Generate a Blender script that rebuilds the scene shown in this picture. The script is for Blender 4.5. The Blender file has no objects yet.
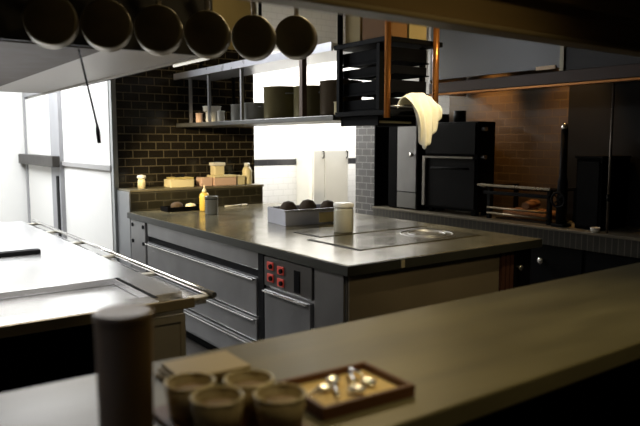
import bpy, bmesh, math, random
from mathutils import Vector, Matrix
random.seed(7)
PI = math.pi
sc = bpy.context.scene
C = sc.collection

# ------------------------------------------------------------------ materials
def new_mat(name):
    m = bpy.data.materials.new(name); m.use_nodes = True
    nt = m.node_tree
    return m, nt, nt.nodes['Principled BSDF']

def mat(name, col, rough=0.5, metal=0.0, var=0.15, scale=8.0, bump=0.0, stretch=(1, 1, 1), rvar=0.08, **kw):
    """plain procedural surface: noise-varied colour, roughness and a little bump"""
    m, nt, b = new_mat(name)
    N, L = nt.nodes, nt.links
    tc = N.new('ShaderNodeTexCoord'); mp = N.new('ShaderNodeMapping'); mp.inputs['Scale'].default_value = stretch
    L.new(tc.outputs['Object'], mp.inputs['Vector'])
    nz = N.new('ShaderNodeTexNoise'); nz.inputs['Scale'].default_value = scale; nz.inputs['Detail'].default_value = 5
    L.new(mp.outputs['Vector'], nz.inputs['Vector'])
    mx = N.new('ShaderNodeMix'); mx.data_type = 'RGBA'
    mx.inputs['A'].default_value = [c * (1 - var) for c in col] + [1]
    mx.inputs['B'].default_value = [min(1, c * (1 + var)) for c in col] + [1]
    L.new(nz.outputs['Fac'], mx.inputs['Factor']); L.new(mx.outputs['Result'], b.inputs['Base Color'])
    mr = N.new('ShaderNodeMapRange'); mr.inputs['To Min'].default_value = max(.02, rough - rvar); mr.inputs['To Max'].default_value = min(1, rough + rvar)
    L.new(nz.outputs['Fac'], mr.inputs['Value']); L.new(mr.outputs['Result'], b.inputs['Roughness'])
    b.inputs['Metallic'].default_value = metal
    if bump:
        bp = N.new('ShaderNodeBump'); bp.inputs['Strength'].default_value = bump; bp.inputs['Distance'].default_value = .01
        L.new(nz.outputs['Fac'], bp.inputs['Height']); L.new(bp.outputs['Normal'], b.inputs['Normal'])
    for k, v in kw.items():
        b.inputs[k].default_value = v
    return m

def tile_mat(name, axis, c1, c2, mortar, rough, w=.15, h=.075, stripe=None, upper=None, size=.004, bump=.25, offset=.5):
    m, nt, b = new_mat(name)
    N, L = nt.nodes, nt.links
    g = N.new('ShaderNodeNewGeometry'); s = N.new('ShaderNodeSeparateXYZ'); L.new(g.outputs['Position'], s.inputs[0])
    cb = N.new('ShaderNodeCombineXYZ'); L.new(s.outputs[axis], cb.inputs[0]); L.new(s.outputs['Z'], cb.inputs[1])
    br = N.new('ShaderNodeTexBrick'); L.new(cb.outputs[0], br.inputs['Vector'])
    br.inputs['Scale'].default_value = 1; br.inputs['Brick Width'].default_value = w; br.inputs['Row Height'].default_value = h
    br.inputs['Mortar Size'].default_value = size; br.inputs['Mortar Smooth'].default_value = .1; br.offset = offset
    br.inputs['Color1'].default_value = (*c1, 1); br.inputs['Color2'].default_value = (*c2, 1); br.inputs['Mortar'].default_value = (*mortar, 1)
    out = br.outputs['Color']
    def band(lo, hi, colr, src):
        a = N.new('ShaderNodeMath'); a.operation = 'GREATER_THAN'; a.inputs[1].default_value = lo; L.new(s.outputs['Z'], a.inputs[0])
        c = N.new('ShaderNodeMath'); c.operation = 'LESS_THAN'; c.inputs[1].default_value = hi; L.new(s.outputs['Z'], c.inputs[0])
        d = N.new('ShaderNodeMath'); d.operation = 'MULTIPLY'; L.new(a.outputs[0], d.inputs[0]); L.new(c.outputs[0], d.inputs[1])
        x = N.new('ShaderNodeMix'); x.data_type = 'RGBA'; L.new(d.outputs[0], x.inputs['Factor'])
        L.new(src, x.inputs['A']); x.inputs['B'].default_value = (*colr, 1)
        return x.outputs['Result'], d.outputs[0]
    if stripe: out, _ = band(*stripe, out)
    L.new(out, b.inputs['Base Color'])
    rr = N.new('ShaderNodeMapRange'); rr.inputs['To Min'].default_value = rough; rr.inputs['To Max'].default_value = .8
    L.new(br.outputs['Fac'], rr.inputs['Value']); rsrc = rr.outputs['Result']
    if upper:
        out, f = band(upper[0], 9, upper[1], out)
        L.new(out, b.inputs['Base Color'])
        mx = N.new('ShaderNodeMix'); mx.data_type = 'FLOAT'; L.new(f, mx.inputs['Factor']); L.new(rsrc, mx.inputs['A']); mx.inputs['B'].default_value = .8
        rsrc = mx.outputs['Result']
    L.new(rsrc, b.inputs['Roughness'])
    bp = N.new('ShaderNodeBump'); bp.inputs['Strength'].default_value = bump; bp.inputs['Distance'].default_value = .004; bp.invert = True
    L.new(br.outputs['Fac'], bp.inputs['Height']); L.new(bp.outputs['Normal'], b.inputs['Normal'])
    return m

def emit_mat(name, col, strength):
    m, nt, b = new_mat(name)
    N, L = nt.nodes, nt.links
    nz = N.new('ShaderNodeTexNoise'); nz.inputs['Scale'].default_value = 30
    mr = N.new('ShaderNodeMapRange'); mr.inputs['To Min'].default_value = strength * .9; mr.inputs['To Max'].default_value = strength * 1.1
    L.new(nz.outputs['Fac'], mr.inputs['Value']); L.new(mr.outputs['Result'], b.inputs['Emission Strength'])
    b.inputs['Base Color'].default_value = (*col, 1); b.inputs['Emission Color'].default_value = (*col, 1)
    return m

M = dict(
    dark_tile=tile_mat('dark_subway_tile', 'X', (.011, .009, .006), (.016, .013, .009), (.080, .064, .034), .22, upper=(2.42, (.30, .23, .09))),
    olive_tile=tile_mat('olive_dark_tile', 'X', (.020, .018, .010), (.026, .022, .012), (.06, .052, .03), .3),
    grey_tile=tile_mat('grey_subway_tile', 'Y', (.085, .085, .088), (.10, .10, .105), (.30, .30, .30), .25),
    white_tile=tile_mat('white_subway_tile', 'X', (.84, .83, .80), (.86, .85, .82), (.66, .65, .62), .25, size=.003, stripe=(1.205, 1.285, (.035, .035, .037))),
    brown_tile=tile_mat('brown_subway_tile', 'Y', (.070, .042, .016), (.095, .056, .022), (.13, .083, .034), .4),
    edge_tile=tile_mat('hearth_edge_tile', 'Y', (.030, .028, .022), (.038, .034, .026), (.11, .10, .075), .35, w=.05, h=.2, offset=0),
    white_paint=mat('white_wall_paint', (.82, .81, .77), .55, var=.02),
    plaster=mat('plain_dark_plaster', (.16, .13, .09), .85, var=.15, scale=3),
    ceiling=mat('ceiling_paint', (.22, .18, .11), .9, var=.06, scale=2),
    floor=mat('floor_tile_dark', (.05, .045, .04), .45, var=.3, scale=5),
    steel=mat('brushed_steel', (.42, .42, .43), .34, .85, var=.12, scale=14, stretch=(1, 1, 12)),
    bright_steel=mat('bright_counter_steel', (.74, .74, .75), .24, .8, var=.06, scale=6),
    drawer_steel=mat('drawer_steel', (.27, .268, .27), .36, .75, var=.30, scale=5, stretch=(1, 1, .6)),
    chrome=mat('polished_steel', (.82, .81, .78), .16, .95, var=.05),
    dull_steel=mat('dull_brown_steel', (.24, .20, .14), .42, .5, var=.15, scale=3),
    hood_steel=mat('hood_steel', (.42, .39, .35), .45, .5, var=.12, scale=5),
    iron=mat('black_iron', (.0055, .0055, .006), .6, 0, var=.3, scale=10, **{'Specular IOR Level': .07}),
    black=mat('matt_black', (.0025, .0025, .003), .65, var=.3, **{'Specular IOR Level': .05}),
    pan_black=mat('sooty_pan_black', (.085, .066, .028), .55, .2, var=.4, scale=14, bump=.1),
    pan_side=mat('tarnished_pan_side', (.20, .17, .12), .38, .7, var=.3),
    pan_rim=mat('worn_pan_steel', (.42, .39, .33), .3, .9, var=.2),
    worktop=mat('cast_iron_worktop', (.165, .145, .088), .22, .25, var=.45, scale=5, bump=.03, rvar=.10),
    worktop_edge=mat('worktop_edge', (.030, .031, .026), .4, .3, var=.3, scale=6),
    plancha=mat('plancha_plate', (.135, .12, .08), .18, .4, var=.35, scale=7),
    passtop=mat('olive_pass_top', (.150, .132, .074), .40, .05, var=.6, scale=5, bump=.04, stretch=(.5, 2.0, 1), rvar=.08),
    beam=mat('dark_brown_beam', (.115, .072, .025), .55, var=.25, scale=4, stretch=(.3, 3, 3)),
    beam_lit_strip=mat('beam_lit_strip', (.15, .11, .055), .45, var=.15),
    copper=mat('copper_post', (.62, .24, .06), .30, .75, var=.15, scale=10),
    cloth=mat('cream_cloth', (.88, .84, .68), .85, var=.06, scale=40, bump=.15),
    cream=mat('cream_plastic', (.80, .70, .42), .4, var=.08),
    white_plastic=mat('white_plastic', (.82, .80, .72), .4, var=.04),
    pink=mat('pinkish_carton', (.72, .50, .38), .55, var=.08),
    yellow=mat('yellow_sauce_bottle', (.68, .48, .08), .35, var=.1),
    olive=mat('olive_stockpot', (.20, .17, .075), .40, .45, var=.2, scale=6),
    brownpot=mat('brown_stockpot', (.070, .045, .018), .45, .3, var=.25, scale=6),
    tin=mat('grey_tin', (.34, .34, .31), .4, .5, var=.15),
    bread=mat('brown_crust', (.060, .036, .016), .8, var=.4, scale=30, bump=.5),
    caddy=mat('blue_grey_steel', (.52, .53, .60), .35, .6, var=.1),
    paper=mat('cup_paper', (.43, .34, .19), .6, var=.08),
    paper_in=mat('cup_filling', (.30, .20, .11), .55, var=.35, scale=22, bump=.4),
    wood=mat('tray_wood', (.12, .045, .014), .5, var=.35, scale=9, stretch=(1, 6, 1)),
    liner=mat('tray_liner_paper', (.82, .58, .26), .7, var=.3, scale=12),
    container=mat('brown_plastic_container', (.26, .16, .06), .6, var=.15),
    container_lid=mat('brown_container_lid', (.24, .15, .06), .4, var=.1),
    card=mat('brown_cardboard', (.26, .13, .045), .8, var=.1),
    tan_card=mat('tan_cardboard', (.46, .36, .17), .8, var=.1),
    redwood=mat('red_brown_slats', (.050, .020, .012), .5, var=.3, scale=6, stretch=(8, 1, .4)),
    label=mat('plain_label', (.95, .72, .50), .5, var=.05),
    glass=mat('jar_plastic', (.80, .78, .66), .15, var=.03, **{'Transmission Weight': .55, 'IOR': 1.35}),
    charcoal=mat('charcoal', (.030, .018, .012), .9, var=.6, scale=30, bump=.8),
    logs=mat('split_firewood', (.26, .12, .05), .8, var=.4, scale=8, stretch=(1, 8, 8), bump=.5),
    red_light=emit_mat('red_switch_light', (.42, .045, .030), .16),
    tube=emit_mat('lamp_tube', (1, .96, .85), .7),
)

# ------------------------------------------------------------------ mesh helper
class MB:
    def __init__(s): s.bm = bmesh.new()
    def box(s, x0, x1, y0, y1, z0, z1, mtx=None):
        v = [s.bm.verts.new((x, y, z)) for x in (x0, x1) for y in (y0, y1) for z in (z0, z1)]
        for f in ((0, 1, 3, 2), (4, 6, 7, 5), (0, 4, 5, 1), (2, 3, 7, 6), (0, 2, 6, 4), (1, 5, 7, 3)):
            s.bm.faces.new([v[i] for i in f])
        if mtx is not None:
            for a in v: a.co = mtx @ a.co
        return s
    def lathe(s, prof, c=(0, 0, 0), seg=28, mtx=None, sy=1.0):
        """profile [(r, z), ...] turned about Z through c; r=0 ends close to a point"""
        rings = []
        for r, z in prof:
            if r < 1e-6: rings.append([s.bm.verts.new((c[0], c[1], c[2] + z))])
            else: rings.append([s.bm.verts.new((c[0] + r * math.cos(2 * PI * k / seg), c[1] + sy * r * math.sin(2 * PI * k / seg), c[2] + z)) for k in range(seg)])
        for a, b in zip(rings, rings[1:]):
            for k in range(seg):
                j = (k + 1) % seg
                if len(a) == 1 and len(b) == 1: continue
                if len(a) == 1: f = s.bm.faces.new((a[0], b[k], b[j]))
                elif len(b) == 1: f = s.bm.faces.new((a[k], a[j], b[0]))
                else: f = s.bm.faces.new((a[k], a[j], b[j], b[k]))
                f.smooth = True
        if mtx is not None:
            for r in rings:
                for v in r: v.co = mtx @ v.co
        return s
    def tube(s, pts, r, seg=10, closed=False):
        pts = [Vector(p) for p in pts]; n = len(pts); rings = []
        rr = r if isinstance(r, (list, tuple)) else [r] * n
        prev = None
        for i, p in enumerate(pts):
            t = (pts[min(i + 1, n - 1)] - pts[max(i - 1, 0)]).normalized()
            a = prev if prev is not None else (Vector((0, 0, 1)) if abs(t.z) < .9 else Vector((1, 0, 0)))
            u = (a - t * a.dot(t)).normalized(); w = t.cross(u); prev = u
            rings.append([s.bm.verts.new(p + (u * math.cos(2 * PI * k / seg) + w * math.sin(2 * PI * k / seg)) * rr[i]) for k in range(seg)])
        for a, b in zip(rings, rings[1:]):
            for k in range(seg):
                j = (k + 1) % seg
                f = s.bm.faces.new((a[k], a[j], b[j], b[k])); f.smooth = True
        s.bm.faces.new(rings[0][::-1]); s.bm.faces.new(rings[-1])
        return s
    def cyl(s, p0, p1, r, seg=16): return s.tube([p0, p1], r, seg)
    def grid(s, fn, nu, nv):
        g = [[s.bm.verts.new(fn(i / nu, j / nv)) for j in range(nv + 1)] for i in range(nu + 1)]
        for i in range(nu):
            for j in range(nv):
                f = s.bm.faces.new((g[i][j], g[i + 1][j], g[i + 1][j + 1], g[i][j + 1])); f.smooth = True
        return s
    def build(s, name, m, parent=None, bevel=0.0, solid=0.0, sub=0):
        if parent is not None:
            off = Vector((0, 0, 0)); p = parent
            while p is not None: off += p.location; p = p.parent
            for v in s.bm.verts: v.co -= off
        bmesh.ops.recalc_face_normals(s.bm, faces=s.bm.faces)
        me = bpy.data.meshes.new(name); s.bm.to_mesh(me); s.bm.free()
        me.materials.append(m if not isinstance(m, str) else M[m])
        o = bpy.data.objects.new(name, me); C.objects.link(o)
        if parent is not None: o.parent = parent
        if solid:
            md = o.modifiers.new('thickness', 'SOLIDIFY'); md.thickness = solid; md.offset = 0
        if bevel:
            md = o.modifiers.new('bevel', 'BEVEL'); md.width = bevel; md.segments = 2; md.limit_method = 'ANGLE'; md.angle_limit = math.radians(40)
        if sub:
            md = o.modifiers.new('smooth', 'SUBSURF'); md.levels = sub; md.render_levels = sub
        return o

def box(name, m, parent, *b, bevel=.003): return MB().box(*b).build(name, m, parent, bevel)
def tag(o, label, cat, group=None):
    o['label'] = label; o['category'] = cat
    if group: o['group'] = group
    return o
def thing(name, label, cat, loc, group=None):
    o = bpy.data.objects.new(name, None); C.objects.link(o); o.location = loc; o.empty_display_size = .05
    return tag(o, label, cat, group)
def struct(o): o['kind'] = 'structure'; return o
def dup(root, loc, label, rotz=0.0, group=None, scale=None):
    r = root.copy(); C.objects.link(r); r.location = loc; r.rotation_euler = (0, 0, rotz); r['label'] = label
    if group: r['group'] = group
    if scale: r.scale = scale
    for ch in list(root.children):
        c = ch.copy(); C.objects.link(c); c.parent = r
        for g in list(ch.children):
            d = g.copy(); C.objects.link(d); d.parent = c
    return r

# ------------------------------------------------------------------ the room
CZ = 3.3
struct(box('floor', 'floor', None, -2.2, 8.2, -2.2, 9.6, -.1, 0, bevel=0))
struct(box('ceiling', 'ceiling', None, -2.2, 8.2, -2.2, 9.6, CZ, CZ + .1, bevel=0))
struct(box('wall_back', 'dark_tile', None, 2.005, 3.47, 5.95, 6.07, 0, CZ, bevel=0))
struct(box('wall_corridor', 'white_paint', None, 2.0, 2.12, 6.07, 9.4, 0, CZ, bevel=0))
struct(box('wall_corridor_end', 'white_paint', None, -2.2, 2.12, 9.4, 9.52, 0, CZ, bevel=0))
struct(box('wall_alcove_side', 'white_paint', None, 3.35, 3.47, 6.07, 7.0, 0, CZ, bevel=0))
struct(box('wall_alcove', 'white_tile', None, 3.35, 8.1, 7.0, 7.12, 0, CZ, bevel=0))
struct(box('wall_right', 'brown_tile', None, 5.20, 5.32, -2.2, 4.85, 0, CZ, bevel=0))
struct(box('wall_far_right', 'white_paint', None, 8.1, 8.2, 4.85, 7.12, 0, CZ, bevel=0))
struct(box('wall_left', 'plaster', None, -2.3, -2.2, -2.2, 9.6, 0, CZ, bevel=0))
struct(box('wall_front', 'plaster', None, -2.2, 8.2, -2.3, -2.2, 0, CZ, bevel=0))
struct(box('wall_right_dark_sheet', mat('dark_wall_sheet', (.010, .009, .008), .6, var=.2, **{'Specular IOR Level': .2}), None, 5.188, 5.199, -2.2, 3.43, .81, CZ, bevel=0))  # thin dark sheet over the near part of the brown wall
# low tiled ledge wall in front of the dark tiles
led = struct(box('wall_ledge', 'olive_tile', None, 2.02, 3.37, 5.62, 5.945, 0, 1.06, bevel=0))
box('ledge_cap', mat('ledge_cap_stone', (.15, .13, .08), .35, var=.2), led, 2.015, 3.38, 5.61, 5.947, 1.06, 1.08)
box('ledge_end_trim', mat('ledge_end_steel', (.30, .31, .32), .35, .6), led, 2.006, 2.019, 5.612, 5.94, 0, 1.06)
# steel corner guard on the tiled corner
g = MB().box(1.985, 2.03, 5.94, 5.95, 0, CZ); g.box(1.985, 1.9995, 5.95, 6.0, 0, CZ)
struct(g.build('trim_1', mat('corner_guard_steel', (.40, .42, .42), .35, .7), None))
struct(box('trim_2', mat('grey_rail_paint', (.36, .35, .34), .5), None, 1.975, 1.999, 6.0, 7.64, 1.235, 1.285))
# corridor door with its grey frame and a dark bar
d = struct(MB().box(1.965, 1.998, 8.07, 9.25, 0, 2.05).build('door_1', 'white_paint', None, .002))
fr = mat('grey_door_frame', (.30, .30, .31), .5)
k = MB()
k.box(1.955, 1.998, 7.64, 8.03, 0, 2.2); k.box(1.955, 1.998, 9.26, 9.36, 0, 2.2); k.box(1.955, 1.998, 8.03, 9.26, 2.08, 2.2)
k.build('door_frame', fr, d)
box('frame_stop', 'iron', d, 1.945, 1.955, 7.70, 7.80, 0, 1.12)
box('push_bar', mat('dark_bar_wood', (.022, .018, .014), .5), d, 1.87, 1.95, 7.62, 9.36, 1.22, 1.345, bevel=.01)
# tiled wall end standing at the far end of the hearth
pl = struct(box('pillar', 'grey_tile', None, 4.66, 5.02, 5.42, 5.74, 0, 1.70, bevel=0))
box('pillar_front_shade', 'black', pl, 4.66, 5.02, 5.408, 5.419, 0, 1.70, bevel=0)  # black sheet: the unlit front face is put into its colour
box('pillar_cap', 'iron', pl, 4.65, 5.03, 5.405, 5.75, 1.70, 1.725)

# ------------------------------------------------------------------ central cooking island
isl = thing('cooking_island', 'long steel cooking island with dark worktop and drawers in the middle of the kitchen', 'cooking island', (2.75, 4.0, 0))
MB().box(1.99, 3.46, 2.52, 5.50, .10, .846).build('body', 'drawer_steel', isl, .004)
box('plinth', 'black', isl, 2.06, 3.40, 2.60, 5.45, 0, .10)
top = MB().box(1.955, 3.50, 2.465, 5.52, .846, .90).build('worktop', 'worktop', isl, .006)
ed = MB()
ed.box(1.950, 1.9545, 2.46, 5.52, .848, .897); ed.box(1.9545, 3.50, 2.460, 2.4645, .848, .897)
ed.build('edge_band', 'worktop_edge', top)
box('edge_highlight', mat('edge_highlight_pale', (.34, .31, .22), .4, .4), top, 2.30, 2.325, 2.454, 2.4595, .852, .895, bevel=0)  # pale block painting a bright reflection on the worktop edge
# griddle plates set in the worktop
for (x0, x1, y0, y1) in ((2.30, 3.30, 2.78, 3.27), (2.42, 3.36, 3.32, 3.60)):
    p = MB().box(x0, x1, y0, y1, .9005, .905).build('griddle_plate', 'plancha', isl, .002)
    q = MB(); q.box(x0 - .018, x0 - .002, y0 - .012, y1 + .012, .9005, .903); q.box(x0, x1, y1 + .002, y1 + .014, .9005, .903)
    q.build('gap_line', 'iron', p)
q = MB()
for k, r in enumerate((.17, .12)):
    q.tube([(3.05 + r * math.cos(2 * PI * i / 32), 3.02 + r * math.sin(2 * PI * i / 32), .906) for i in range(33)], .004, 6)
q.build('hob_ring', 'steel', isl)
# aisle side: corner panel, two wide drawers, kick drawer, fascia
X = 1.99
cp = box('side_panel', 'drawer_steel', isl, X - .022, X - .001, 5.16, 5.49, .14, .84)
for yy, zz in ((5.44, .80), (5.20, .80), (5.20, .66), (5.44, .66)): MB().cyl((X - .03, yy, zz), (X - .0225, yy, zz), .016).build('bolt', 'iron', cp)
box('fascia', 'drawer_steel', isl, X - .012, X - .001, 3.34, 5.13, .735, .84)
for (z0, z1, nm) in ((.45, .685, 'drawer'), (.295, .435, 'drawer'), (.13, .275, 'drawer')):
    dr = box(nm, 'drawer_steel', isl, X - .026, X - .001, 3.36, 5.11, z0, z1, bevel=.004)
    h = MB(); h.box(X - .050, X - .0265, 3.37, 5.10, z1 - .014, z1 - .004)
    h.build('handle', 'chrome', dr, .003)
sg = MB(); sg.box(X - .006, X - .001, 3.34, 5.13, .69, .733); sg.build('painted_shadow', 'black', isl)  # black strip in place of the shadow under the fascia
box('divider', 'iron', isl, X - .020, X - .001, 3.285, 3.35, .12, .84)
pn = box('control_panel', mat('control_panel_steel', (.09, .085, .08), .4, .5), isl, X - .020, X - .001, 2.79, 3.275, .66, .835)
for yy, zz in ((3.20, .785), (3.20, .715), (3.09, .775), (3.09, .705)):
    s_ = box('red_switch', 'red_light', pn, X - .030, X - .0205, yy - .032, yy + .032, zz - .024, zz + .024, bevel=.004)
    k = MB().cyl((X - .042, yy - .018, zz), (X - .0305, yy - .018, zz), .014, 12); k.build('knob', 'iron', s_)
box('vent_slot', 'black', pn, X - .026, X - .0205, 2.90, 2.955, .675, .80)
dr = box('door', 'drawer_steel', isl, X - .024, X - .001, 2.80, 3.27, .13, .64)
MB().box(X - .048, X - .0245, 2.81, 3.26, .626, .636).build('handle', 'chrome', dr, .003)
box('side_panel', mat('dark_end_panel', (.17, .165, .16), .4, .6), isl, X - .014, X - .001, 2.525, 2.775, .12, .84)
# end facing the pass
Y = 2.52
box('end_panel', 'dull_steel', isl, 2.0, 3.15, Y - .012, Y - .001, .12, .842)
q = MB()
for k in range(3): q.box(3.165 + k * .04, 3.195 + k * .04, Y - .022, Y - .001, .12, .842)
q.build('slatted_panel', 'redwood', isl)
kd = box('corner_door', 'black', isl, 3.29, 3.455, Y - .014, Y - .001, .12, .842)
MB().lathe([(0, 0), (.010, 0), (.008, .018), (.017, .026), (.017, .036), (0, .040)], mtx=Matrix.Translation((3.315, Y - .0145, .735)) @ Matrix.Rotation(PI / 2, 4, 'X'), seg=16).build('knob', 'chrome', kd)

# ------------------------------------------------------------------ things on the island
dt = thing('roasting_tray', 'dark shallow tray at the far end of the island below the ledge', 'tray', (2.42, 5.36, .90))
q = MB(); q.box(2.22, 2.60, 5.28, 5.44, .901, .912)
for b in ((2.22, 2.60, 5.28, 5.29), (2.22, 2.60, 5.43, 5.44), (2.22, 2.23, 5.29, 5.43), (2.59, 2.60, 5.29, 5.43)): q.box(*b, .912, .94)
q.build('tray_body', 'black', dt, .002)
tag(MB().lathe([(0, 0), (.04, 0), (.056, .02), (.05, .05), (.02, .065), (0, .066)], (2.34, 5.36, .9125), 16).build('bread_roll', 'bread', None, 0), 'dark brown loaf lying in the dark tray at the far island end', 'bread')
tag(MB().lathe([(0, 0), (.040, 0), (.048, .02), (.04, .04), (0, .05)], (2.47, 5.36, .9125), 16).build('bread_roll', 'cream', None, 0), 'small pale bun in the dark tray beside the yellow bottle', 'bread')
yb = thing('sauce_bottle', 'yellow squeeze bottle behind the steel tin on the island', 'bottle', (2.535, 5.215, .90))
MB().lathe([(0, 0), (.042, 0), (.044, .01), (.044, .13), (.034, .155), (.018, .16), (0, .16)], (2.535, 5.215, .901)).build('bottle_body', 'yellow', yb)
MB().lathe([(0, .16), (.020, .161), (.020, .178), (.006, .20), (.004, .225), (0, .225)], (2.535, 5.215, .901)).build('nozzle', 'cream', yb)
tn = thing('utensil_tin', 'grey steel tin standing at the far end of the island', 'tin', (2.46, 4.93, .90))
MB().lathe([(0, 0), (.052, 0), (.054, .008), (.054, .145), (.058, .15), (.053, .152), (.050, .145), (.050, .012), (0, .012)], (2.46, 4.93, .901)).build('tin_body', 'tin', tn)
MB().tube([(2.46 + .056 * math.cos(t), 4.93 + .056 * math.sin(t), 1.03) for t in [2 * PI * i / 24 for i in range(25)]], .003, 6).build('band', 'iron', tn)
sp = thing('serving_spoon', 'pale spoon lying on the island behind the grey tin', 'spoon', (2.93, 5.42, .90))
MB().tube([(2.84, 5.42, .906), (2.95, 5.42, .908), (3.02, 5.42, .912)], .006, 8).build('handle', 'white_plastic', sp)
MB().lathe([(0, 0), (.02, .002), (.032, .012), (.030, .013), (.018, .005), (0, .004)], (3.05, 5.42, .902), 16).build('bowl', 'white_plastic', sp)

cd = thing('bread_caddy', 'open blue-grey steel box holding brown rolls on the island', 'box', (2.80, 4.10, .90))
a = math.radians(-6)
R = Matrix.Translation((2.80, 4.03, .9005)) @ Matrix.Rotation(a, 4, 'Z')
q = MB(); L_, W_, Hh = .255, .15, .115
q.box(-L_, L_, -W_, W_, 0, .006, R)
q.box(-L_, L_, -W_, -W_ + .006, .006, Hh, R); q.box(-L_, L_, W_ - .006, W_, .006, Hh, R)
q.box(-L_, -L_ + .006, -W_ + .006, W_ - .006, .006, Hh, R); q.box(L_ - .006, L_, -W_ + .006, W_ - .006, .006, Hh, R)
q.build('box_body', 'caddy', cd, .002)
q = MB(); q.box(-L_ - .012, L_ + .012, -W_ - .012, -W_ - .001, Hh - .014, Hh, R); q.build('rim', 'steel', cd, .003)
q = MB(); q.box(.02, .20, -W_ - .010, -W_ - .001, .012, .085, R); q.build('front_label', mat('yellowish_plate', (.36, .29, .13), .45), cd)
rolls = [(-.165, -.02, .084), (-.015, -.045, .088), (.068, .066, .066), (.165, -.035, .080)]
lb = ['brown roll at the left end of the blue-grey steel box', 'large brown roll in the middle of the blue-grey steel box',
      'brown roll behind the large one in the blue-grey steel box', 'brown roll at the right end of the blue-grey steel box']
rl = None
for (x, y, r), l in zip(rolls, lb):
    p = R @ Vector((x, y, .010))
    if rl is None:
        rl = MB().lathe([(0, 0), (.6, 0), (.92, .3), (1, .75), (.9, 1.15), (.55, 1.45), (0, 1.55)], seg=20).build('brown_roll', 'bread')
        o = rl
    else:
        o = rl.copy(); C.objects.link(o)
    o.location = p; o.scale = (r * .80, r * .80, r * 1.22); o.rotation_euler = (0, 0, x * 9)
    tag(o, l, 'bread roll', 'brown rolls in the steel box')

jr = thing('lidded_jar', 'clear lidded plastic jar near the front of the island beside the steel box', 'jar', (2.66, 3.40, .90))
jc = (2.66, 3.40, .9065)
MB().lathe([(0, 0), (.060, 0), (.066, .006), (.066, .145), (.058, .165), (.054, .165), (.061, .142), (.061, .01), (0, .008)], jc).build('jar_body', 'glass', jr)
MB().lathe([(0, .166), (.066, .166), (.068, .170), (.068, .188), (.060, .194), (0, .194)], jc).build('lid', 'white_plastic', jr)
MB().lathe([(0, .010), (.056, .012), (.057, .08), (0, .085)], jc).build('contents', 'white_plastic', jr)

# ------------------------------------------------------------------ things on the ledge
LZ = 1.081; LY = 5.74
o = thing('salt_shaker', 'small cream shaker standing alone at the left end of the tiled ledge', 'shaker', (2.17, LY, LZ))
MB().lathe([(0, 0), (.036, 0), (.034, .07), (.028, .085), (0, .085)], (2.17, LY, LZ)).build('shaker_body', 'cream', o)
MB().lathe([(0, .086), (.030, .086), (.040, .10), (.036, .118), (0, .125)], (2.17, LY, LZ)).build('shaker_top', 'white_plastic', o)
o = thing('butter_box', 'low cream box with a dark knob on its lid on the tiled ledge', 'box', (2.53, LY, LZ))
q = MB(); q.box(2.415, 2.65, LY - .08, LY + .08, LZ, LZ + .075); q.build('box_body', 'cream', o, .006)
q = MB(); q.box(2.44, 2.645, LY - .085, LY + .085, LZ + .076, LZ + .092); q.build('lid', mat('straw_lid', (.62, .50, .20), .5), o, .006)
q = MB(); q.cyl((2.50, LY, LZ + .093), (2.58, LY, LZ + .105), .014); q.build('knob', 'iron', o)
tag(box('carton', 'pink', None, 2.735, 2.85, LY - .06, LY + .06, LZ, LZ + .083, bevel=.006), 'pinkish low carton between the cream box and the square tub on the ledge', 'carton')
o = thing('food_box', 'long low cream box under the tall square tub on the ledge', 'box', (2.98, LY, LZ))
q = MB(); q.box(2.86, 3.10, LY - .075, LY + .075, LZ, LZ + .078); q.build('box_body', 'pink', o, .005)
q = MB(); q.box(2.858, 3.102, LY - .078, LY + .078, LZ + .079, LZ + .10); q.build('lid', 'cream', o, .005)
o = thing('square_tub', 'tall cream square tub with a lid stacked on the long low box on the ledge', 'tub', (2.935, LY, LZ + .10))
q = MB(); q.box(2.88, 2.985, LY - .05, LY + .05, LZ + .1005, LZ + .19); q.build('tub_body', 'cream', o, .008)
q = MB(); q.box(2.872, 2.993, LY - .058, LY + .058, LZ + .191, LZ + .222); q.build('lid', 'white_plastic', o, .006)
tag(box('carton', 'cream', None, 3.11, 3.205, LY - .06, LY + .06, LZ, LZ + .092, bevel=.006), 'cream low carton beside the tall bottle at the right end of the ledge', 'carton')
o = thing('cream_bottle', 'tall cream bottle at the right end of the tiled ledge', 'bottle', (3.262, LY, LZ))
MB().lathe([(0, 0), (.046, 0), (.048, .01), (.048, .135), (.036, .165), (.026, .175), (0, .175)], (3.262, LY, LZ)).build('bottle_body', 'cream', o)
MB().lathe([(0, .176), (.028, .176), (.028, .205), (.022, .212), (0, .212)], (3.262, LY, LZ)).build('cap', 'white_plastic', o)

# ------------------------------------------------------------------ white cabinet in the alcove
o = thing('white_cabinet', 'white two-door cabinet against the white tiled alcove wall', 'cabinet', (4.96, 6.8, 0))
box('body', 'white_plastic', o, 4.70, 5.25, 6.64, 6.995, 0, 1.42)
for x0, x1 in ((4.705, 4.87), (4.876, 5.245)):
    dd = box('door', 'white_plastic', o, x0, x1, 6.615, 6.637, .08, 1.40, bevel=.006)
    hx = x1 - .03
    MB().tube([(hx, 6.612, 1.30), (hx, 6.585, 1.31), (hx, 6.585, 1.38), (hx, 6.612, 1.39)], .008, 8).build('handle', 'iron', dd)
o = thing('wall_dispenser', 'small grey dispenser fixed to the wall beside the white cabinet', 'dispenser', (5.36, 6.93, .95))
box('dispenser_body', 'tin', o, 5.31, 5.41, 6.90, 6.998, .80, 1.06, bevel=.01)
box('spout', 'iron', o, 5.29, 5.37, 6.88, 6.899, 1.07, 1.10)

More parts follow.
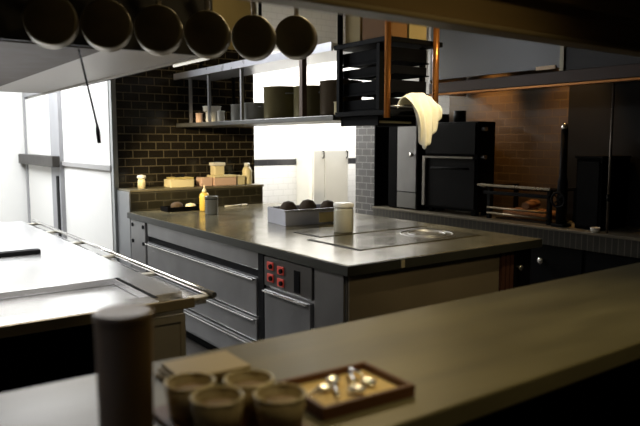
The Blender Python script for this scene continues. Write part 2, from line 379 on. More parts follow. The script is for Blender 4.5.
# ------------------------------------------------------------------ gantry shelf over the island
gt = thing('overhead_gantry', 'long two-tier steel gantry shelf hanging over the island', 'shelf', (2.8, 4.5, 1.64))
box('shelf_board', mat('gantry_shelf_steel', (.18, .18, .17), .35, .6), gt, 2.6, 3.02, 3.44, 5.93, 1.64, 1.675, bevel=.004)
box('shelf_board', mat('gantry_top_steel', (.50, .51, .56), .32, .6), gt, 2.6, 3.02, 3.44, 5.93, 2.10, 2.135, bevel=.004)
q = MB(); q.box(2.585, 2.599, 3.44, 5.93, 2.085, 2.14); q.build('front_lip', mat('gantry_lip_highlight', (.74, .75, .82), .3, .3), gt)  # pale bluish colour carries the highlight along the shelf lip
for yy in (5.62, 5.24, 4.66): box('upright', 'steel', gt, 2.605, 2.63, yy, yy + .025, 1.676, 2.099)
box('upright', mat('brown_upright', (.16, .11, .08), .4, .3), gt, 2.605, 2.645, 3.80, 3.84, 1.676, 2.099)
for yy in (3.46, 4.35, 5.5): box('back_upright', 'iron', gt, 2.985, 3.01, yy, yy + .025, 1.676, 2.099)
for yy in (3.50, 4.7, 5.8): 
    MB().cyl((2.81, yy, 2.136), (2.81, yy, CZ - .002), .014).build('ceiling_rod', 'iron', gt)

def pot(name, label, x, y, r, h, m, cat='stockpot', group=None, z=1.676, handles=True):
    t = thing(name, label, cat, (x, y, z), group)
    MB().lathe([(0, 0), (r * .94, 0), (r, .012), (r, h - .006), (r + .007, h), (r - .004, h + .002), (r - .006, .014), (0, .012)], (x, y, z + .001)).build('pot_body', m, t)
    if handles:
        for s in (-1, 1):
            ang = [PI * i / 8 for i in range(9)]
            MB().tube([(x + .055 * math.cos(q_), y + s * (r + .001 + .035 * math.sin(q_)), z + h * .78) for q_ in ang], .006, 8).build('handle', 'steel', t)
    return t
G = 'stockpots on the gantry shelf'
pot('stockpot', 'pale olive stockpot left of the brown upright on the gantry shelf', 2.80, 4.37, .140, .245, 'olive', group=G)
pot('stockpot', 'deep olive stockpot just left of the brown upright, behind the pale one', 2.83, 3.985, .145, .225, 'olive', group=G)
pot('stockpot', 'dark brown stockpot right of the brown upright on the gantry shelf', 2.80, 3.615, .145, .235, 'brownpot', group=G)
pot('small_jar', 'small yellowish jar at the end of the gantry shelf beside the dark brown pot', 2.665, 3.455, .035, .085, 'cream', 'jar', handles=False)
pot('steel_bowl', 'grey steel pot left of the olive stockpots on the gantry shelf', 2.76, 4.68, .115, .135, 'tin', 'pot')
pot('steel_bowl', 'narrow grey pot second from the stacked cups on the gantry shelf', 2.74, 4.93, .075, .135, 'tin', 'pot', handles=False)
o = pot('stacked_cup', 'white cup at the far end of the gantry shelf, topped by a bowl', 2.70, 5.37, .055, .09, 'white_plastic', 'cup', handles=False)
o = pot('white_bowl', 'white bowl resting on the white cup at the far end of the gantry', 2.70, 5.37, .078, .045, 'white_plastic', 'bowl', z=1.770, handles=False)
o = pot('pink_cup', 'pinkish cup at the far left end of the gantry shelf', 2.66, 5.55, .030, .085, 'pink', 'cup', handles=False)
o = pot('pale_cup', 'slim pale cup right of the white cup on the gantry shelf', 2.68, 5.16, .030, .09, 'white_plastic', 'cup', handles=False)

# ------------------------------------------------------------------ black rack with dark trays, copper posts
rk = thing('tray_rack', 'black metal tray rack with two copper posts at the near end of the gantry', 'rack', (2.79, 3.16, 1.66))
box('bottom_board', 'iron', rk, 2.60, 2.985, 2.905, 3.42, 1.66, 1.69)
box('top_board', 'iron', rk, 2.597, 3.06, 2.918, 3.43, 2.085, 2.115)
for yy in (2.985, 3.375):
    box('post', 'iron', rk, 2.602, 2.632, yy, yy + .032, 1.691, 2.084)
    box('post', 'iron', rk, 2.955, 2.982, yy, yy + .032, 1.691, 2.084)
q = MB().cyl((2.575, 2.885, 1.64), (2.575, 2.885, CZ - .002), .019); q.build('copper_post', 'copper', rk)
q = MB().cyl((2.968, 2.885, 1.64), (2.968, 2.885, 2.24), .019); q.build('copper_post', 'copper', rk)
q = MB().cyl((2.60, 3.365, 2.116), (2.60, 3.365, CZ - .002), .018); q.build('hanger_rod', 'iron', rk)
q = MB().tube([(2.585, 2.868, 1.706), (2.60, 2.836, 1.706), (2.70, 2.832, 1.706), (2.92, 2.832, 1.706), (2.955, 2.868, 1.706)], .006, 8); q.build('towel_bar', 'steel', rk)
TG = 'dark trays in the black rack'
def mk_tray():
    q = MB(); q.box(-.152, .152, -.225, .225, 0, .006)
    for b in ((-.152, .152, -.225, -.221), (-.152, .152, .221, .225), (-.152, -.148, -.221, .221), (.148, .152, -.221, .221)): q.box(*b, .006, .05)
    return q.build('oven_tray', 'black', None, .002)
tr = None
for i, (z, nm, hs) in enumerate(((1.6915, 'lowest dark tray in the black rack', 1.4), (1.795, 'second dark tray from the bottom of the black rack', 1.5), (1.905, 'third dark tray from the bottom of the black rack', 1.0), (1.98, 'topmost dark tray in the black rack, under its top board', 1.6))):
    if tr is None: tr = mk_tray(); o = tr
    else: o = tr.copy(); C.objects.link(o)
    o.location = (2.793, 3.165, z); o.scale = (1, 1, hs)
    tag(o, nm, 'tray', TG)
for z in (1.795, 1.905, 1.98):
    for x in (2.634, 2.930): box('slide_rail', 'iron', rk, x, x + .018, 2.92, 3.41, z - .007, z - .001, bevel=0)
for nm, m, b, l in (('cardboard_box', 'tan_card', (2.62, 2.93, 3.19, 3.34, 2.116, 2.36), 'tan cardboard box on top of the rack, beside the black hanger rod'),
                    ('cardboard_box', 'card', (2.62, 2.77, 2.93, 3.17, 2.116, 2.36), 'red-brown cardboard box on top of the rack, left of the copper post'),
                    ('cardboard_box', 'tan_card', (2.785, 2.93, 2.93, 3.17, 2.116, 2.33), 'yellowish cardboard box on top of the rack, right of the copper post')):
    o = thing(nm, l, 'box', ((b[0] + b[1]) / 2, (b[2] + b[3]) / 2, b[4]), 'boxes on top of the rack')
    box('carton', m, o, *b, bevel=.004)
    ym = (b[2] + b[3]) / 2
    box('tape', mat('packing_tape', (.40, .30, .16), .35), o, b[0] - .001, b[1] + .001, ym - .02, ym + .02, b[5] - .05, b[5] + .001, bevel=0)
o = tag(MB().box(-.14, .14, -.17, .17, 0, .014, Matrix.Translation((2.80, 3.23, 1.625)) @ Matrix.Rotation(math.radians(3), 4, 'X')).build('cream_board', 'cream', None, .004), 'thin cream board slid under the far end of the black rack', 'board')  # thin cream board, slightly tilted, below the rack
for x in (2.64, 2.95):
    box('board_runner', 'iron', rk, x, x + .012, 3.04, 3.41, 1.60, 1.659)
box('board_runner', 'iron', rk, 2.652, 2.95, 3.08, 3.10, 1.606, 1.611, bevel=0)

# draped cream cloth on the towel bar
def lerp_tab(tab, v):
    for (a, p), (b, q_) in zip(tab, tab[1:]):
        if v <= b:
            t = (v - a) / (b - a); t = t * t * (3 - 2 * t) * .5 + t * .5
            return [p[k] + (q_[k] - p[k]) * t for k in range(len(p))]
    return list(tab[-1][1])
def cloth_fn(u, v):
    # u along the drape (0 = tucked end behind the bar, 1 = hanging ends), v across the width
    top_x, top_z = lerp_tab([(0, (2.625, 1.762)), (.3, (2.685, 1.787)), (.6, (2.78, 1.790)), (1, (2.865, 1.750))], v)
    end_x, end_z = lerp_tab([(0, (2.745, 1.505)), (.25, (2.775, 1.455)), (.45, (2.805, 1.480)), (.6, (2.835, 1.530)), (.8, (2.865, 1.575)), (1, (2.895, 1.64))], v)
    if u < .2:
        t = u / .2; x = top_x; z = top_z - .07 * (1 - t); y = 2.855 - .044 * t * t
    else:
        t = (u - .2) / .8
        x = top_x + (end_x - top_x) * t ** .75; z = top_z + (end_z - top_z) * t ** 1.15; y = 2.811 - .030 * math.sin(PI * min(1, t * .9))
    y -= .020 * (1 + math.sin(v * 24 + 3 * u)) * min(1, max(0, u - .12) * 2.5)
    return (x, y, z)
cl = MB().grid(cloth_fn, 22, 36).build('hanging_towel', 'cloth', None, 0, .010, 1)
tag(cl, 'cream kitchen towel draped in folds over the bar of the black rack', 'towel')

# ------------------------------------------------------------------ hearth along the right wall
HX = 4.63
ht = thing('hearth_counter', 'long dark counter with a tiled front edge along the brown tiled wall', 'counter', (5.1, 3.2, 0))
box('cabinet', 'black', ht, HX + .05, 5.19, .9, 5.40, .08, .66)
box('plinth', 'iron', ht, HX + .12, 5.19, .9, 5.40, 0, .079)
box('tiled_edge', 'edge_tile', ht, HX, 5.19, .9, 5.40, .661, .785, bevel=0)
box('counter_top', mat('hearth_stone', (.16, .14, .10), .35, var=.3), ht, HX - .015, 5.195, .9, 5.403, .786, .805)
for yy in (1.3, 2.1, 2.9, 3.7):
    dd = box('door', 'iron', ht, HX + .035, HX + .049, yy + .01, yy + .78, .10, .65)
    MB().lathe([(0, 0), (.012, 0), (.010, .02), (.028, .03), (.028, .04), (0, .046)], mtx=Matrix.Translation((HX + .0345, yy + .37, .52)) @ Matrix.Rotation(-PI / 2, 4, 'Y'), seg=16).build('knob', 'chrome', dd)

cb = thing('steel_cabinet', 'narrow grey steel cabinet with a round knob between the tiled pillar and the black oven', 'cabinet', (4.98, 4.96, .805))
box('body', 'iron', cb, 4.72, 5.15, 4.80, 5.24, .806, 1.79)
dd = box('door', mat('grey_cabinet_door', (.20, .20, .205), .38, .5), cb, 4.70, 4.719, 4.82, 5.10, .99, 1.76)
MB().lathe([(0, 0), (.010, 0), (.010, .02), (.026, .028), (.026, .042), (0, .05)], mtx=Matrix.Translation((4.6995, 4.86, 1.37)) @ Matrix.Rotation(-PI / 2, 4, 'Y'), seg=16).build('knob', 'chrome', dd)
box('lower_door', mat('grey_lower_door', (.15, .15, .145), .42, .4), cb, 4.70, 4.719, 4.82, 5.10, .82, .98)
box('door_jamb', 'black', cb, 4.70, 4.719, 5.11, 5.235, .82, 1.76)

ov = thing('charcoal_oven', 'large black charcoal oven standing on the hearth counter', 'oven', (5.05, 4.35, .805))
box('body', 'black', ov, 4.75, 4.99, 4.06, 4.74, .845, 1.69, bevel=.01)
for x in (4.78, 4.91):
    for yy in (4.10, 4.66): box('foot', 'iron', ov, x, x + .05, yy, yy + .05, .806, .845)
box('upper_door', 'iron', ov, 4.73, 4.749, 4.08, 4.72, 1.385, 1.67)
dd = box('lower_door', 'iron', ov, 4.73, 4.749, 4.08, 4.72, .87, 1.34)
q = MB(); q.box(4.705, 4.729, 4.09, 4.735, 1.345, 1.362); q.box(4.705, 4.729, 4.70, 4.735, .87, 1.344)
q.build('door_frame', mat('worn_frame_steel', (.20, .19, .175), .35, .7), ov)
MB().tube([(4.729, 4.16, 1.25), (4.69, 4.16, 1.25), (4.69, 4.60, 1.25), (4.729, 4.60, 1.25)], .010, 10).build('handle', 'iron', dd)
for zz in (1.62, 1.36, 1.10): MB().cyl((4.80, 4.059, zz), (4.80, 4.01, zz), .020).build('damper_knob', 'steel', ov)
q = MB().cyl((4.87, 4.4, 1.691), (4.87, 4.4, 1.80), .06); q.build('flue_stub', 'iron', ov)

gr = thing('wood_grill', 'black iron open grill with raised rails in front of the brown tiles', 'grill', (5.1, 3.5, .805))
for x in (4.74, 5.12):
    for yy in (3.27, 3.90): box('leg', 'iron', gr, x, x + .035, yy, yy + .035, .806, 1.10)
q = MB()
for i in range(15):
    yy = 3.30 + i * .042; q.cyl((4.76, yy, 1.085), (5.14, yy, 1.085), .006, 8)
q.build('grate', 'iron', gr)
q = MB(); q.box(4.73, 5.16, 3.26, 3.30, 1.1005, 1.108); q.box(4.73, 5.16, 3.90, 3.95, 1.1005, 1.108)
q.build('grate_frame', 'iron', gr)
q = MB().box(4.70, 4.722, 3.25, 4.02, 1.100, 1.122); q.build('front_rail', mat('worn_rail_steel', (.36, .33, .27), .28, .9), gr, .004)
q = MB().box(4.705, 4.725, 3.26, 3.95, 1.03, 1.062); q.build('front_rail', 'iron', gr, .004)
q = MB()
for zz in (.86, .91): q.cyl((4.73, 3.28, zz), (4.73, 3.92, zz), .010, 8)
q.build('fire_guard', mat('fire_guard_steel', (.25, .20, .13), .35, .8), gr)
fp = MB().box(4.80, 5.10, 3.32, 3.88, .806, .82).build('ember_bed', 'charcoal', gr)
LG = 'split logs under the grill grate'
logs = [((4.83, 3.34, .862), (4.83, 3.80, .862), 'split log lying along the front under the grate, nearest the fire guard'),
        ((4.93, 3.40, .862), (4.94, 3.86, .862), 'split log in the middle under the grate'),
        ((5.04, 3.36, .862), (5.04, 3.84, .862), 'split log at the wall side under the grate'),
        ((4.80, 3.56, .946), (5.08, 3.64, .946), 'split log laid across the others under the grate')]
for p0, p1, l in logs:
    q = MB().tube([p0, ((p0[0] + p1[0]) / 2, (p0[1] + p1[1]) / 2, p0[2] + .004), p1], [.036, .041, .035], 7)
    tag(q.build('firewood_log', 'logs', None), l, 'log', LG)

lv = thing('grill_winch_post', 'upright black winch post with hand wheel at the right end of the grill', 'winch post', (4.77, 3.18, .805))
box('base', 'iron', lv, 4.71, 4.83, 3.12, 3.24, .806, .83, bevel=.005)
q = MB().tube([(4.77, 3.18, .83), (4.77, 3.18, 1.18), (4.77, 3.18, 1.22), (4.77, 3.18, 1.60)], [.045, .040, .030, .028], 12); q.build('post', 'iron', lv)
q = MB(); q.lathe([(0, 0), (.024, 0), (.03, .02), (.018, .05), (0, .055)], (4.77, 3.18, 1.60), 14); q.build('finial', 'chrome', lv)
q = MB().tube([(4.715, 3.18 + .06 * math.cos(t), 1.03 + .06 * math.sin(t)) for t in [2 * PI * i / 28 for i in range(29)]], .010, 8)
for k in range(4):
    t = PI / 4 + k * PI / 2; q.cyl((4.715, 3.18, 1.03), (4.715, 3.18 + .06 * math.cos(t), 1.03 + .06 * math.sin(t)), .006, 6)
q.cyl((4.709, 3.18, 1.03), (4.74, 3.18, 1.03), .014, 8)
q.build('hand_wheel', 'iron', lv)

bx = thing('black_wood_box', 'tall black metal box right of the winch post on the hearth counter', 'box', (5.0, 2.95, .805))
box('body', 'black', bx, 4.78, 5.17, 2.84, 3.065, .806, 1.37)
box('front_panel', 'iron', bx, 4.765, 4.779, 2.86, 3.045, .83, 1.345)
box('lid', 'iron', bx, 4.765, 5.175, 2.83, 3.075, 1.371, 1.39)

pp = thing('steel_pipe', 'slim upright steel pipe rising from the hearth counter beside the black box', 'pipe', (4.70, 2.735, .805))
MB().cyl((4.70, 2.735, .806), (4.70, 2.735, 1.935), .010).build('pipe', mat('dim_pipe', (.14, .12, .10), .4, .6), pp)
MB().cyl((4.70, 2.735, 1.05), (4.70, 2.735, 1.10), .016).build('coupling', 'iron', pp)
dsh = thing('ramekin', 'small white dish on the front edge of the hearth counter near the pipe', 'dish', (4.68, 2.81, .805))
MB().lathe([(0, 0), (.030, 0), (.038, .034), (.034, .036), (.028, .008), (0, .006)], (4.68, 2.82, .806), 18).build('dish', 'white_plastic', dsh)

hd = thing('hearth_hood', 'wide grey extraction hood with a copper-edged lip above the hearth', 'hood', (5.1, 2.6, 1.95))
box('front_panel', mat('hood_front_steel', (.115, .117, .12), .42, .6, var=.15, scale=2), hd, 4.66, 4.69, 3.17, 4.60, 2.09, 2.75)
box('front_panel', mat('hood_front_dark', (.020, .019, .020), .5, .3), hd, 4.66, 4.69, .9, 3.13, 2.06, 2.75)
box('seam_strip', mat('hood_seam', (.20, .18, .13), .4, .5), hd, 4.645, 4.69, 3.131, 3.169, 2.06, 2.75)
box('end_panel', mat('hood_end_white', (.50, .50, .50), .4, .5), hd, 4.66, 5.185, 4.601, 4.63, 1.96, 2.75)
box('roof', 'iron', hd, 4.66, 5.185, .9, 4.63, 2.751, 2.78)
box('lower_lip', mat('hood_lip_brown', (.030, .014, .008), .45, .3), hd, 4.645, 4.70, .9, 4.60, 1.965, 2.06)
box('copper_edge', mat('copper_trim', (.40, .17, .05), .35, .7), hd, 4.635, 4.70, .9, 4.60, 1.942, 1.962)
box('label_plate', 'label', hd, 4.648, 4.659, 3.21, 3.39, 2.083, 2.112, bevel=0)
q = MB()
for yy in (1.6, 2.6, 3.6, 4.4): q.cyl((4.95, yy, 2.781), (4.95, yy, CZ - .002), .012, 8)
q.build('ceiling_rod', 'iron', hd)

# ------------------------------------------------------------------ steel counter on the left with its rail
lc = thing('steel_counter', 'bright steel prep counter with a rail along its right edge at the left', 'counter', (.4, 3.8, 0))
q = MB()
q.box(-.45, 1.075, 2.84, 5.35, .872, .90); q.box(.935, 1.075, 2.43, 2.84, .872, .90); q.box(-.45, .935, 2.325, 2.43, .872, .90); q.box(-.45, -.30, 2.43, 2.84, .872, .90)
q.build('worktop', 'bright_steel', lc, .003)
q = MB(); q.box(-.30, .935, 2.43, 2.84, .855, .871)
w = q.build('sunken_tray', 'bright_steel', lc)
q = MB(); q.box(.936, .952, 2.38, 2.84, .9005, .9025); q.build('black_edge_strip', 'black', w)  # flat black strip on the top along the tray's right edge
q = MB(); q.box(-.45, 1.075, 2.312, 2.3245, .858, .898); q.build('front_lip', mat('front_lip_brownish', (.30, .25, .16), .35, .6), lc, .003)
q = MB(); q.box(.905, 1.05, 2.36, 5.30, .12, .86); q.build('side_cabinet', mat('cabinet_side_steel', (.36, .33, .27), .4, .5), lc, .003)
q = MB(); q.box(.90, .92, 2.349, 2.359, .14, .83); q.box(1.03, 1.05, 2.349, 2.359, .14, .83); q.box(.92, 1.03, 2.349, 2.359, .80, .83); q.build('panel_frame', mat('panel_frame_steel', (.45, .41, .33), .35, .6), lc)
q = MB().cyl((.915, 2.346, .848), (.915, 2.359, .848), .010, 10); q.build('bolt', 'chrome', lc)
q = MB(); q.box(-.45, .90, 2.75, 5.30, .12, .85); q.build('carcass', 'black', lc)
box('plinth', 'black', lc, -.40, 1.0, 2.42, 5.25, 0, .119)
q = MB().tube([(1.148, 2.29, .902), (1.148, 5.33, .902)], .011, 10); rl_ = q.build('rail', 'chrome', lc)
for yy in (2.36, 2.92, 3.5, 4.1, 4.7, 5.25):
    box('bracket', mat('bracket_steel', (.66, .62, .52), .3, .7), lc, 1.0765, 1.175, yy - .025, yy + .025, .876, .889)
for yy in (3.15, 3.55, 3.95, 4.35, 4.75, 5.1):
    box('rail_gap', 'iron', lc, 1.082, 1.118, yy - .12, yy + .12, .8755, .879, bevel=0)
q = MB(); q.box(1.0752, 1.136, 2.34, 5.33, .860, .875); q.build('side_shelf', 'bright_steel', lc)
q = MB(); q.box(.56, .83, 3.70, 3.76, .9005, .925); q.build('lid_grip', 'iron', lc, .005)

# overhead hood above the left counter, with its lamp rail
lh = thing('extraction_hood', 'grey steel overhead hood above the left steel counter', 'hood', (.6, 3.6, 1.84))
q = MB(); q.box(-.45, 1.17, 2.36, 5.0, 1.845, 1.865); q.build('underside', 'hood_steel', lh)
q = MB(); q.box(-.44, .80, 2.45, 4.9, 1.836, 1.8445); q.build('grease_filter', mat('grease_filter_brown', (.045, .028, .014), .6, .2, var=.35), lh)
q = MB(); q.box(-.45, 1.19, 2.345, 2.36, 1.83, 2.45); q.build('front_panel', mat('shaded_hood_front', (.030, .026, .020), .5, .3), lh)  # steel front coloured near black to stand for an unlit face
q = MB(); q.box(1.171, 1.19, 2.361, 5.0, 1.835, 2.45); q.build('side_panel', 'hood_steel', lh)
q = MB(); q.box(1.191, 1.24, 2.37, 4.2, 1.845, 1.875); q.build('lamp_rail', 'iron', lh)
q = MB().cyl((1.215, 2.40, 1.836), (1.215, 2.78, 1.836), .006, 8); q.build('lamp_tube', 'tube', lh)
q = MB()
for yy in (2.6, 4.7):
    for x in (-.2, 1.0): q.cyl((x, yy, 1.866), (x, yy, CZ - .002), .010, 8)
q.build('ceiling_rod', 'iron', lh)
ut = thing('hanging_skewer', 'long thin black utensil hanging below the overhead hood, left of the tiled corner', 'utensil', (.78, 2.5, 1.49))
MB().tube([(.722, 2.5, 1.842), (.735, 2.5, 1.78), (.779, 2.5, 1.565)], .0042, 8).build('shaft', 'iron', ut)
MB().tube([(.779, 2.5, 1.566), (.782, 2.5, 1.535), (.785, 2.5, 1.495)], [.005, .009, .007], 10).build('grip', 'iron', ut)

# ------------------------------------------------------------------ pans hanging in front
pr = thing('pan_rail', 'thin steel rail above the six hanging pans, behind the beam', 'rail', (1.0, 2.20, 2.172))
MB().cyl((.40, 2.20, 2.172), (1.66, 2.20, 2.172), .007).build('bar', 'steel', pr)
for x in (.45, 1.60): MB().cyl((x, 2.20, 2.180), (x, 2.20, CZ - .002), .008).build('ceiling_rod', 'iron', pr)
RX = Matrix.Rotation(-PI / 2, 4, 'X')       # turns +Z into +Y
def make_pan(loc, label):
    t = thing('saucepan', label, 'pan', loc, 'dark pans hanging from the rail')
    r = .082
    pm = Matrix.Translation(loc) @ RX
    MB().lathe([(r * .97, .006), (r, .014), (r, .075), (r - .004, .075), (r - .004, .020), (r * .9, .010), (0, .009)], mtx=pm, seg=40).build('pan_wall', 'pan_side', t)
    MB().lathe([(0, 0), (r * .86, 0), (r * .95, .002), (r * .975, .0055), (0, .0056)], mtx=pm, seg=40).build('pan_base', 'pan_black', t)
    MB().lathe([(r + .0005, .070), (r + .0018, .071), (r + .0022, .077), (r - .004, .078), (r - .004, .0755), (r + .0005, .0755)], mtx=pm, seg=40).build('rim', 'pan_rim', t)
    x, y, z = loc
    h = MB().tube([(x, y + .055, z + r + .0025), (x, y + .055, z + r + .03), (x, y + .015, z + r + .08), (x, y, z + r + .15)], [.010, .010, .011, .013], 8).build('handle', 'pan_rim', t)
    zc = z + r + .1915
    MB().tube([(x, y + .022 * math.sin(a_), zc - .040 * math.cos(a_)) for a_ in [2 * PI * i / 20 for i in range(21)]], .0025, 6).build('hanging_loop', 'iron', h)
    return t
P = [(.552, 1.884), (.727, 1.888), (.906, 1.890), (1.089, 1.892), (1.280, 1.898), (1.470, 1.916)]
lbl = ['leftmost of the six dark pans hanging along the top', 'second pan from the left in the hanging row of six', 'third pan from the left in the hanging row of six',
       'fourth pan from the left in the hanging row of six', 'fifth pan from the left in the hanging row of six', 'rightmost of the six hanging pans, under the end of the dark beam']
p0 = make_pan((P[0][0], 2.2, P[0][1]), lbl[0])
p0.rotation_euler = (0, 0, -.30)
for i, ((x, z), l) in enumerate(zip(P, lbl)):
    if i: dup(p0, (x, 2.2, z), l, rotz=-[.30, .36, .46, .56, .66, .75][i])

# ------------------------------------------------------------------ the pass in the foreground
ps = thing('pass_counter', 'olive-grey serving pass counter running across the foreground', 'counter', (1.6, 1.0, 0))
box('counter_top', 'passtop', ps, -1.6, 4.4, .742, 1.262, 1.008, 1.05, bevel=.004)
box('front_panel', 'black', ps, -1.6, 4.4, .80, .83, .0, 1.007)
box('back_panel', 'iron', ps, -1.6, 4.4, 1.19, 1.22, .0, 1.007)
q = MB(); q.box(-1.6, 4.4, .831, 1.189, .45, .47); q.build('inner_shelf', 'black', ps)

bmx = thing('overhead_beam', 'dark brown wooden beam across the top above the pass', 'beam', (1.6, 1.25, 1.8))
box('board', 'beam', bmx, -1.6, 4.4, 1.21, 1.27, 1.818, 2.40)
box('upper_board', 'beam', bmx, -1.6, 4.4, 1.19, 1.209, 1.91, 2.40)
box('lower_lip', 'beam_lit_strip', bmx, -1.6, 4.4, 1.20, 1.272, 1.803, 1.817)  # lighter colour stands for the lit underside of the beam
q = MB()
for x in (-1.2, .2, 1.6, 3.0, 4.2): q.box(x, x + .05, 1.22, 1.26, 2.401, CZ - .002)
q.build('ceiling_post', 'beam', bmx)

PZ = 1.0505
ct = thing('tall_container', 'tall brown round plastic container standing on the pass at the left', 'container', (.325, .95, PZ))
MB().lathe([(0, 0), (.036, 0), (.040, .006), (.0425, .182), (.0425, .184), (0, .184)], (.325, .95, PZ), 36).build('container_body', 'container', ct)
MB().lathe([(0, .1845), (.0435, .1845), (.0440, .188), (.0440, .196), (.042, .198), (.036, .197), (0, .195)], (.325, .95, PZ), 36).build('lid', 'container_lid', ct)

CG = 'paper cups grouped on the pass'
def make_cup(loc, label):
    t = thing('paper_cup', label, 'cup', loc, CG)
    MB().lathe([(0, .004), (.030, .004), (.0305, 0), (.033, 0), (.0400, .055), (.0380, .055), (.032, .010), (0, .009)], loc, 32).build('cup_wall', 'paper', t)
    MB().tube([(loc[0] + .0392 * math.cos(a_), loc[1] + .0392 * math.sin(a_), loc[2] + .0565) for a_ in [2 * PI * i / 32 for i in range(33)]], .0020, 8).build('rolled_rim', 'cream', t)
    MB().lathe([(0, .046), (.022, .045), (.0345, .041), (.0345, .035), (0, .035)], loc, 24).build('filling', 'paper_in', t)
    return t
cups = [((.430, .950), 'paper cup at the back left of the group of four on the pass'), ((.437, .868), 'paper cup at the front left of the group, nearest the tall container'),
        ((.513, .905), 'paper cup at the back right of the group, beside the folded napkins'), ((.521, .822), 'paper cup at the front right of the group, nearest the wooden tray')]
c0 = make_cup((*cups[0][0], PZ + .0085), cups[0][1])
for (x, y), l in cups[1:]: dup(c0, (x, y, PZ + .0085), l, rotz=x * 7)
cbd = tag(MB().box(  .385, .565, .77, 1.02, PZ, PZ + .008).build('serving_board', 'wood', None, .003), 'brown wooden board lying under the four paper cups', 'board')
nap = thing('napkin_stack', 'folded cream napkin stack lying behind the paper cups on the pass', 'napkins', (.53, 1.12, PZ))
for i in range(3):
    Rz = Matrix.Translation((.53 + .004 * i, 1.125 - .003 * i, PZ + .0085 * i)) @ Matrix.Rotation(math.radians(4 - 3 * i), 4, 'Z')
    MB().box(-.068, .072, -.055, .055, .0003, .0078, Rz).build('napkin', 'paper', nap, .003)

ty = thing('spoon_tray', 'brown wooden tray lined with paper holding spoons on the pass', 'tray', (.703, .890, PZ))
th = math.radians(-3)
TR = Matrix.Translation((.703, .890, PZ)) @ Matrix.Rotation(th, 4, 'Z')
q = MB(); a, b_ = .098, .076
q.box(-a, a, -b_, b_, 0, .008, TR)
q.box(-a, a, -b_, -b_ + .010, .008, .022, TR); q.box(-a, a, b_ - .010, b_, .008, .022, TR); q.box(-a, -a + .010, -b_ + .01, b_ - .01, .008, .022, TR); q.box(a - .010, a, -b_ + .01, b_ - .01, .008, .022, TR)
q.build('tray_body', 'wood', ty, .002)
q = MB(); q.box(-a + .012, a - .012, -b_ + .012, b_ - .012, .0083, .0093, TR); q.build('paper_liner', 'liner', ty)
SGp = 'spoons in the wooden tray'
def make_spoon(loc, label):
    t = thing('tasting_spoon', label, 'spoon', loc, SGp)
    x, y, z = loc
    MB().lathe([(0, .001), (.008, .0025), (.0135, .0075), (.0125, .0085), (.007, .004), (0, .0028)], loc, 18, sy=1.35).build('spoon_bowl', 'chrome', t)
    MB().tube([(x, y + .017, z + .008), (x, y + .030, z + .012), (x, y + .06, z + .010), (x, y + .085, z + .006)], [.0028, .0028, .003, .0042], 8).build('spoon_handle', 'chrome', t)
    return t
spn = [((.668, .905, PZ + .0095), 2.0, 'steel spoon at the left of the wooden tray'), ((.703, .928, PZ + .0095), 2.6, 'steel spoon at the back of the wooden tray'),
       ((.706, .862, PZ + .0095), -.5, 'large bright spoon at the front of the wooden tray'), ((.750, .882, PZ + .0095), -.15, 'steel spoon at the right of the wooden tray')]
s0 = make_spoon(spn[0][0], spn[0][2])
for loc, rz, l in spn[1:]: dup(s0, loc, l, rotz=rz, scale=(1.25, 1.0, 1.25) if 'large' in l else None)
s0.rotation_euler = (0, 0, spn[0][1])

# ------------------------------------------------------------------ light
def area(name, loc, target, size, e, col, sy=None):
    l = bpy.data.lights.new(name, 'AREA'); l.energy = e; l.color = col; l.shape = 'RECTANGLE'; l.size = size; l.size_y = sy or size
    o = bpy.data.objects.new(name, l); C.objects.link(o); o.location = loc
    o.rotation_euler = (Vector(target) - Vector(loc)).to_track_quat('-Z', 'Y').to_euler(); return o
def spot(name, loc, target, e, col, ang=50, blend=.5, r=.05):
    l = bpy.data.lights.new(name, 'SPOT'); l.energy = e; l.color = col; l.spot_size = math.radians(ang); l.spot_blend = blend; l.shadow_soft_size = r
    o = bpy.data.objects.new(name, l); C.objects.link(o); o.location = loc
    o.rotation_euler = (Vector(target) - Vector(loc)).to_track_quat('-Z', 'Y').to_euler(); return o
COOL = (.93, .96, 1); WARM = (1, .78, .42); AMBER = (1, .57, .20)
area('corridor_ceiling_light', (.7, 7.3, 3.25), (.9, 7.3, 0), .9, 300, COOL, 2.6)
area('alcove_light', (4.9, 6.35, 2.66), (4.9, 6.36, 0), 2.6, 130, (1, .98, .94), .35)
area('counter_fill_light', (.70, 3.4, 1.83), (.70, 3.4, 0), .6, 27, (1, .98, .95), 2.2)  # added fill under the hood, brightens counter and drawers; no fixture modelled
spot('ledge_spot', (1.28, 4.6, 1.82), (2.75, 5.72, 1.12), 190, (1, .80, .48), 44, .6)
spot('island_spot', (2.7, 1.5, 3.2), (3.0, 3.2, .9), 105, WARM, 55, .8)
spot('island_end_spot', (2.4, 1.36, 1.72), (2.6, 2.5, .6), 16, WARM, 75, .8, .1)  # added spot without a fixture, brightens the island end panel
spot('counter_end_spot', (.95, 1.36, 1.72), (.98, 2.36, .65), 12, WARM, 34, .7)  # extra unseen spot, added to light the left counter's end
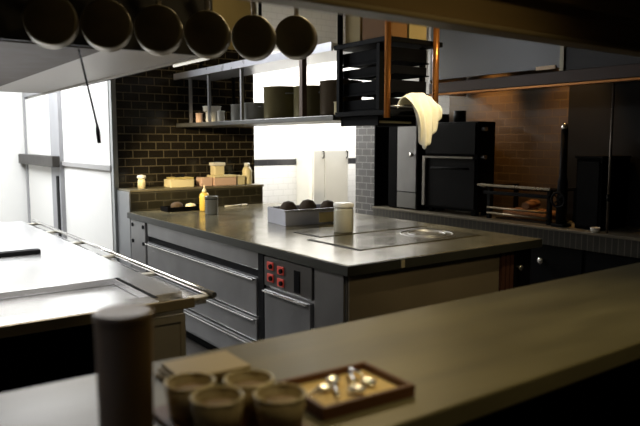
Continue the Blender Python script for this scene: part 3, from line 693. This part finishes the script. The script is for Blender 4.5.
spot('rack_spot', (2.1, 1.7, 3.2), (2.80, 2.83, 1.68), 230, (1, .86, .60), 20, .6)
spot('upper_wall_wash', (2.3, 4.9, 3.2), (2.75, 5.94, 2.75), 22, WARM, 80, .8)  # added warm light, brightens the wall above the dark tiles
spot('pan_front_spot', (2.3, 1.42, 2.7), (1.15, 2.2, 1.95), 16, WARM, 40, .7)  # added unseen spot, lifts the dark pan bases
spot('pan_spot', (2.5, 2.75, 3.15), (1.2, 2.2, 1.95), 90, WARM, 50, .6)  # added from behind right for highlights on the pan sides
spot('pass_spot', (1.2, .3, 3.2), (1.25, 1.0, 1.05), 84, (1, .80, .40), 52, 1, .15)
spot('pass_cool_spot', (-.35, .75, 3.0), (.0, 1.10, 1.05), 110, (.30, .42, 1), 24, .7, .05)  # added unseen light, makes the bluish pool on the left of the pass
spot('hearth_lamp', (4.85, 3.3, 2.65), (5.2, 3.4, 1.0), 60, AMBER, 60, .9)
spot('hearth_far_lamp', (4.80, 4.25, 2.4), (5.19, 4.25, 1.85), 38, AMBER, 60, .9)
w = bpy.data.worlds.new('kitchen_air'); sc.world = w; w.use_nodes = True
w.node_tree.nodes['Background'].inputs[0].default_value = (1, .86, .62, 1); w.node_tree.nodes['Background'].inputs[1].default_value = .012

# ------------------------------------------------------------------ camera
cam = bpy.data.cameras.new('camera'); co = bpy.data.objects.new('camera', cam); C.objects.link(co); sc.camera = co
F = 655.0
cam.sensor_width = 36; cam.lens = F / 640 * 36; cam.clip_start = .02
co.location = (0, 0, 1.5)
co.rotation_euler = (PI / 2 - math.atan(71 / F), 0, -math.atan(478 / math.hypot(F, 71)))
cam.dof.use_dof = True; cam.dof.focus_distance = 4.2; cam.dof.aperture_fstop = 2.8
sc.view_settings.view_transform = 'Standard'; sc.view_settings.look = 'None'; sc.view_settings.gamma = 1; sc.view_settings.exposure = 0
sc.view_settings.use_curve_mapping = False
sc.cycles.use_denoising = True
sc.cycles.max_bounces = 8; sc.cycles.sample_clamp_indirect = 6
